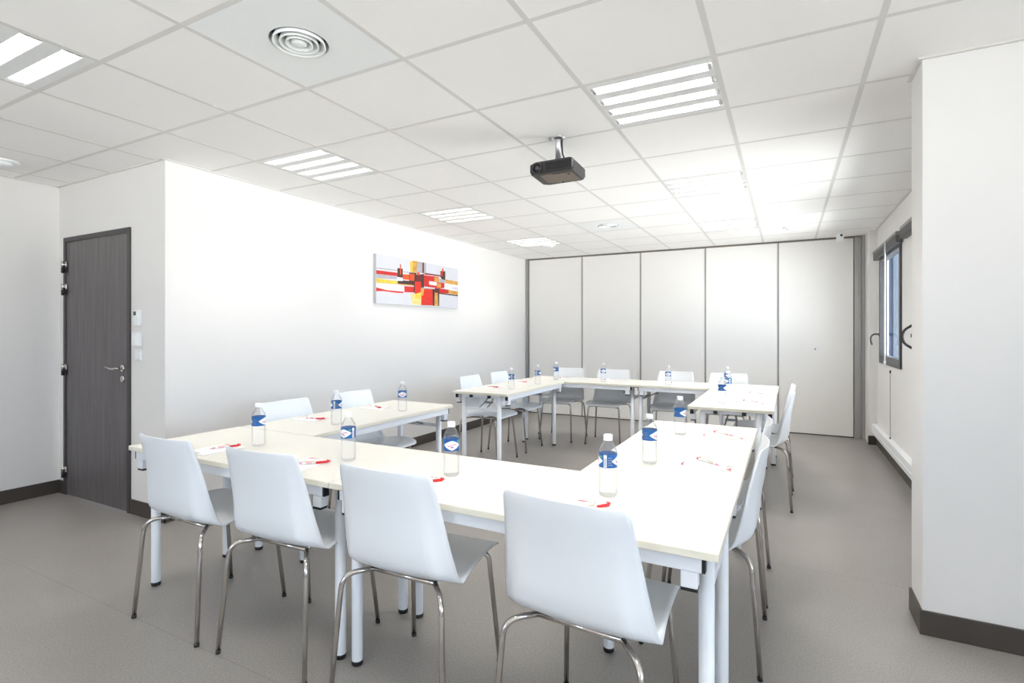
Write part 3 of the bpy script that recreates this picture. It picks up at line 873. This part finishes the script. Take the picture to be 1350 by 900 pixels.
# x, y, turn of the emblem away from the viewer (degrees, positive = towards the viewer's right), label
BT = [
    (-2.371, 1.757, 62, 'water bottle on the near row at the door end, in front of a white backrest'),
    (-2.477, 2.377, -100, 'water bottle before the second backrest along the painting wall'),
    (-1.745, 1.745, -38, 'water bottle on the near row, behind the second chair from the door'),
    (-2.470, 3.000, 0, 'water bottle at the far end of the first table along the painting wall'),
    (-1.195, 1.754, 4, 'water bottle on the near row with its emblem facing the viewer, third from the door'),
    (-.559, 1.795, -95, 'water bottle at the window end of the near row, barcode facing the viewer'),
    (-.535, 2.322, 62, 'water bottle halfway along the first window-side table'),
    (-.531, 3.039, 58, 'water bottle at the far end of the first window-side table'),
    (-2.452, 4.659, -70, 'water bottle on the painting-side table beyond the gap, nearer of two'),
    (-2.429, 5.240, -100, 'water bottle on the painting-side table beyond the gap, farther of two'),
    (-2.463, 5.836, 120, 'water bottle before the first chair along the partition'),
    (-1.881, 5.863, 0, 'water bottle before the second chair along the partition'),
    (-1.127, 5.751, 0, 'water bottle before the third chair along the partition'),
    (-.464, 4.537, 75, 'water bottle on the window-side table beyond the gap, lowest of a cluster of three'),
    (-.480, 5.190, -50, 'water bottle on the window-side table beyond the gap, middle of a cluster of three'),
    (-.548, 5.850, 30, 'water bottle on the partition table, highest and farthest of a cluster of three'),
]
for k, (x, y, a, lab) in enumerate(BT):
    o = bp if k == 0 else copy_tree(bp)
    o.location = (x, y, TT)
    o.rotation_euler = (0, 0, math.atan2(-y, -x) + R(a)); tag(o, lab, 'bottle', 'small water bottles on the tables')

# ------------------------------------------------------------------ notepads and pens
def pad_proto():
    t = thing('notepad', 'x', 'notepad')      # top of the sheet towards +y
    bm = B(); box(bm, -.074, .074, -.105, .105, 0, .004, 0, .0006); build('sheets', bm, 'paper', t)
    bm = B(); z = .0044
    f = lambda pts, mi: quad(bm, [(x, y, z) for x, y in pts], mi)
    bm2 = bm
    fr = bm.faces.new([bm.verts.new((x, y, z)) for x, y in ((-.070, -.102), (-.030, -.102), (-.052, -.078))]); fr.material_index = 0
    f([(-.034, -.100), (-.022, -.100), (-.004, -.080), (-.016, -.080)], 1); f([(-.012, -.100), (-.002, -.100), (.016, -.080), (.006, -.080)], 1)
    f([(.008, -.100), (.016, -.100), (.034, -.080), (.026, -.080)], 1)
    f([(-.066, .088), (-.034, .088), (-.020, .101), (-.052, .101)], 0); f([(-.030, .092), (.004, .092), (.012, .099), (-.022, .099)], 1)
    build('printed_band', bm, ['redp', 'greyp'], t, recalc=False)
    return t
def pen_proto():
    t = thing('ballpoint_pen', 'x', 'pen')    # tip towards -y, push button towards +y
    r = .0060
    bm = B(); lathe(bm, [(r * .9, -.045), (r, -.043), (r, .055), (r * .92, .057)], 14, (0, 0, r), 'Y', cap1=True); build('barrel', bm, 'white', t)
    bm = B(); lathe(bm, [(.0008, -.070), (.0016, -.064), (.0028, -.060), (r * .9, -.045)], 14, (0, 0, r), 'Y', cap0=True); build('tip', bm, 'pink', t)
    bm = B(); lathe(bm, [(r * .75, .056), (r * .75, .068), (r * .5, .070)], 12, (0, 0, r), 'Y', cap1=True); build('push_button', bm, 'red', t)
    bm = B(); box(bm, .0050, .0100, .010, .060, r - .005, r + .0050, 0, .0015); box(bm, -.002, .0095, .054, .062, r - .004, r + .0072, 0, .001); build('clip', bm, 'red', t)
    bm = B()
    for a0, a1, y0, y1, mi in ((-.5, .5, -.030, -.006, 0), (.7, 1.3, -.034, .004, 1), (1.5, 2.2, -.030, .002, 2), (2.5, 3.4, -.036, -.020, 0), (2.5, 3.4, -.018, -.008, 3)):
        n = 4; prev = None
        for k in range(n + 1):
            a = a0 + (a1 - a0) * k / n; p = [bm.verts.new(((r + .0002) * math.cos(a), y, r + (r + .0002) * math.sin(a))) for y in (y0, y1)]
            if prev: q = bm.faces.new((prev[0], p[0], p[1], prev[1])); q.material_index = mi
            prev = p
    build('print', bm, ['pink', 'orange', 'green', 'yellow'], t, recalc=False)
    return t
pp = pad_proto(); np_ = pen_proto()
# pad x, y, turn; pen x, y, turn (direction of the push button, degrees from +y); where
PADS = [
    (-2.470, 1.590, 0, -2.448, 1.630, -20, 'on the near row behind the first chair from the door'),
    (-1.860, 1.585, 0, -1.815, 1.610, -40, 'on the near row behind the second chair from the door'),
    (-1.215, 1.585, 0, -1.212, 1.610, -42, 'on the near row behind the third chair from the door'),
    (-.570, 1.585, 0, -.555, 1.622, -34, 'on the near row behind the window-end chair'),
    (-2.790, 2.450, -90, -2.735, 2.440, -70, 'by the first backrest along the painting wall'),
    (-2.760, 3.030, -90, -2.745, 3.040, -115, 'by the second backrest along the painting wall'),
    (-2.720, 4.690, -90, -2.690, 4.700, -95, 'on the painting-side table beyond the gap, nearer of two'),
    (-2.700, 5.330, -90, -2.670, 5.330, -95, 'on the painting-side table beyond the gap, farther of two'),
    (-2.470, 6.080, 180, -2.450, 6.06, 150, 'before the first chair along the partition'),
    (-1.880, 6.080, 180, -1.870, 6.07, 120, 'before the second chair along the partition'),
    (-1.120, 6.080, 180, -1.110, 6.07, 150, 'before the third chair along the partition'),
    (-.560, 6.090, 180, -.555, 6.08, 150, 'before the fourth chair along the partition'),
    (-.307, 2.392, 90, -.303, 2.415, 50, 'on the window-side table, next to the near row'),
    (-.312, 3.110, 90, -.310, 3.125, 54, 'on the window-side table, just before the gap'),
    (-.270, 4.690, 90, -.262, 4.700, 60, 'on the window-side table beyond the gap, nearer of two'),
    (-.255, 5.330, 90, -.250, 5.340, 62, 'on the window-side table beyond the gap, farther of two'),
]
for k, (x, y, a, qx, qy, b, where) in enumerate(PADS):
    o = pp if k == 0 else copy_tree(pp)
    o.location = (x, y, TT + .0003); o.rotation_euler = (0, 0, R(a)); tag(o, 'white notepad ' + where, 'notepad', 'notepads laid out at each seat')
    o = np_ if k == 0 else copy_tree(np_)
    o.location = (qx, qy, TT + .0050); o.rotation_euler = (0, 0, R(b)); tag(o, 'red-ended pen ' + where, 'pen', 'pens laid on the notepads')

# ------------------------------------------------------------------ light and camera
w = bpy.data.worlds.new('daylight'); SC.world = w; w.use_nodes = True
nt = w.node_tree; bg = nt.nodes['Background']
tc = nt.nodes.new('ShaderNodeTexCoord'); sx = nt.nodes.new('ShaderNodeSeparateXYZ'); rp = nt.nodes.new('ShaderNodeValToRGB')
mr = nt.nodes.new('ShaderNodeMapRange'); mr.inputs['From Min'].default_value = -1; mr.inputs['From Max'].default_value = 1
nt.links.new(tc.outputs['Generated'], sx.inputs[0]); nt.links.new(sx.outputs['Z'], mr.inputs['Value']); nt.links.new(mr.outputs[0], rp.inputs['Fac'])
e = rp.color_ramp.elements                              # sunlit pale ground below the horizon, blue sky above
e[0].position = .46; e[0].color = (1.45, 1.42, 1.395, 1)
e[1].position = .54; e[1].color = (.46, .54, .66, 1)
nt.links.new(rp.outputs[0], bg.inputs['Color']); bg.inputs['Strength'].default_value = 11.0
def portal(x, y0, y1, z0, z1, yaw=0):
    l = bpy.data.lights.new('window_daylight', 'AREA'); l.shape = 'RECTANGLE'
    l.size = z1 - z0; l.size_y = y1 - y0; l.cycles.is_portal = True
    o = bpy.data.objects.new('window_daylight', l); COL.objects.link(o)
    o.location = (x, (y0 + y1) / 2, (z0 + z1) / 2); o.rotation_euler = (0, R(90), yaw)
for q in WIN: portal(XR + .065, *q)
for q in WINF: portal(XS + .10, *q)
yw = YN - .06
portal((FILLW[0] + FILLW[1]) / 2, yw - (FILLW[1] - FILLW[0]) / 2, yw + (FILLW[1] - FILLW[0]) / 2, FILLW[2], FILLW[3], R(-90))

cam = bpy.data.cameras.new('camera'); co = bpy.data.objects.new('camera', cam); COL.objects.link(co)
cam.sensor_width = 36; cam.lens = 691.5 / 1350 * 36; cam.clip_start = .02; cam.clip_end = 200
cam.shift_y = (437.4 - 450) / 1350
co.location = (0, 0, 1.315); co.rotation_euler = (R(90), 0, .483)
SC.camera = co

SC.view_settings.view_transform = 'Standard'; SC.view_settings.look = 'None'
SC.view_settings.gamma = 1; SC.view_settings.use_curve_mapping = False
SC.view_settings.exposure = 0.52
c = SC.cycles
c.use_denoising = True
c.max_bounces = 14; c.diffuse_bounces = 7; c.glossy_bounces = 4; c.transmission_bounces = 6; c.transparent_max_bounces = 24
c.caustics_reflective = False; c.caustics_refractive = False; c.sample_clamp_indirect = 8
c.blur_glossy = .5
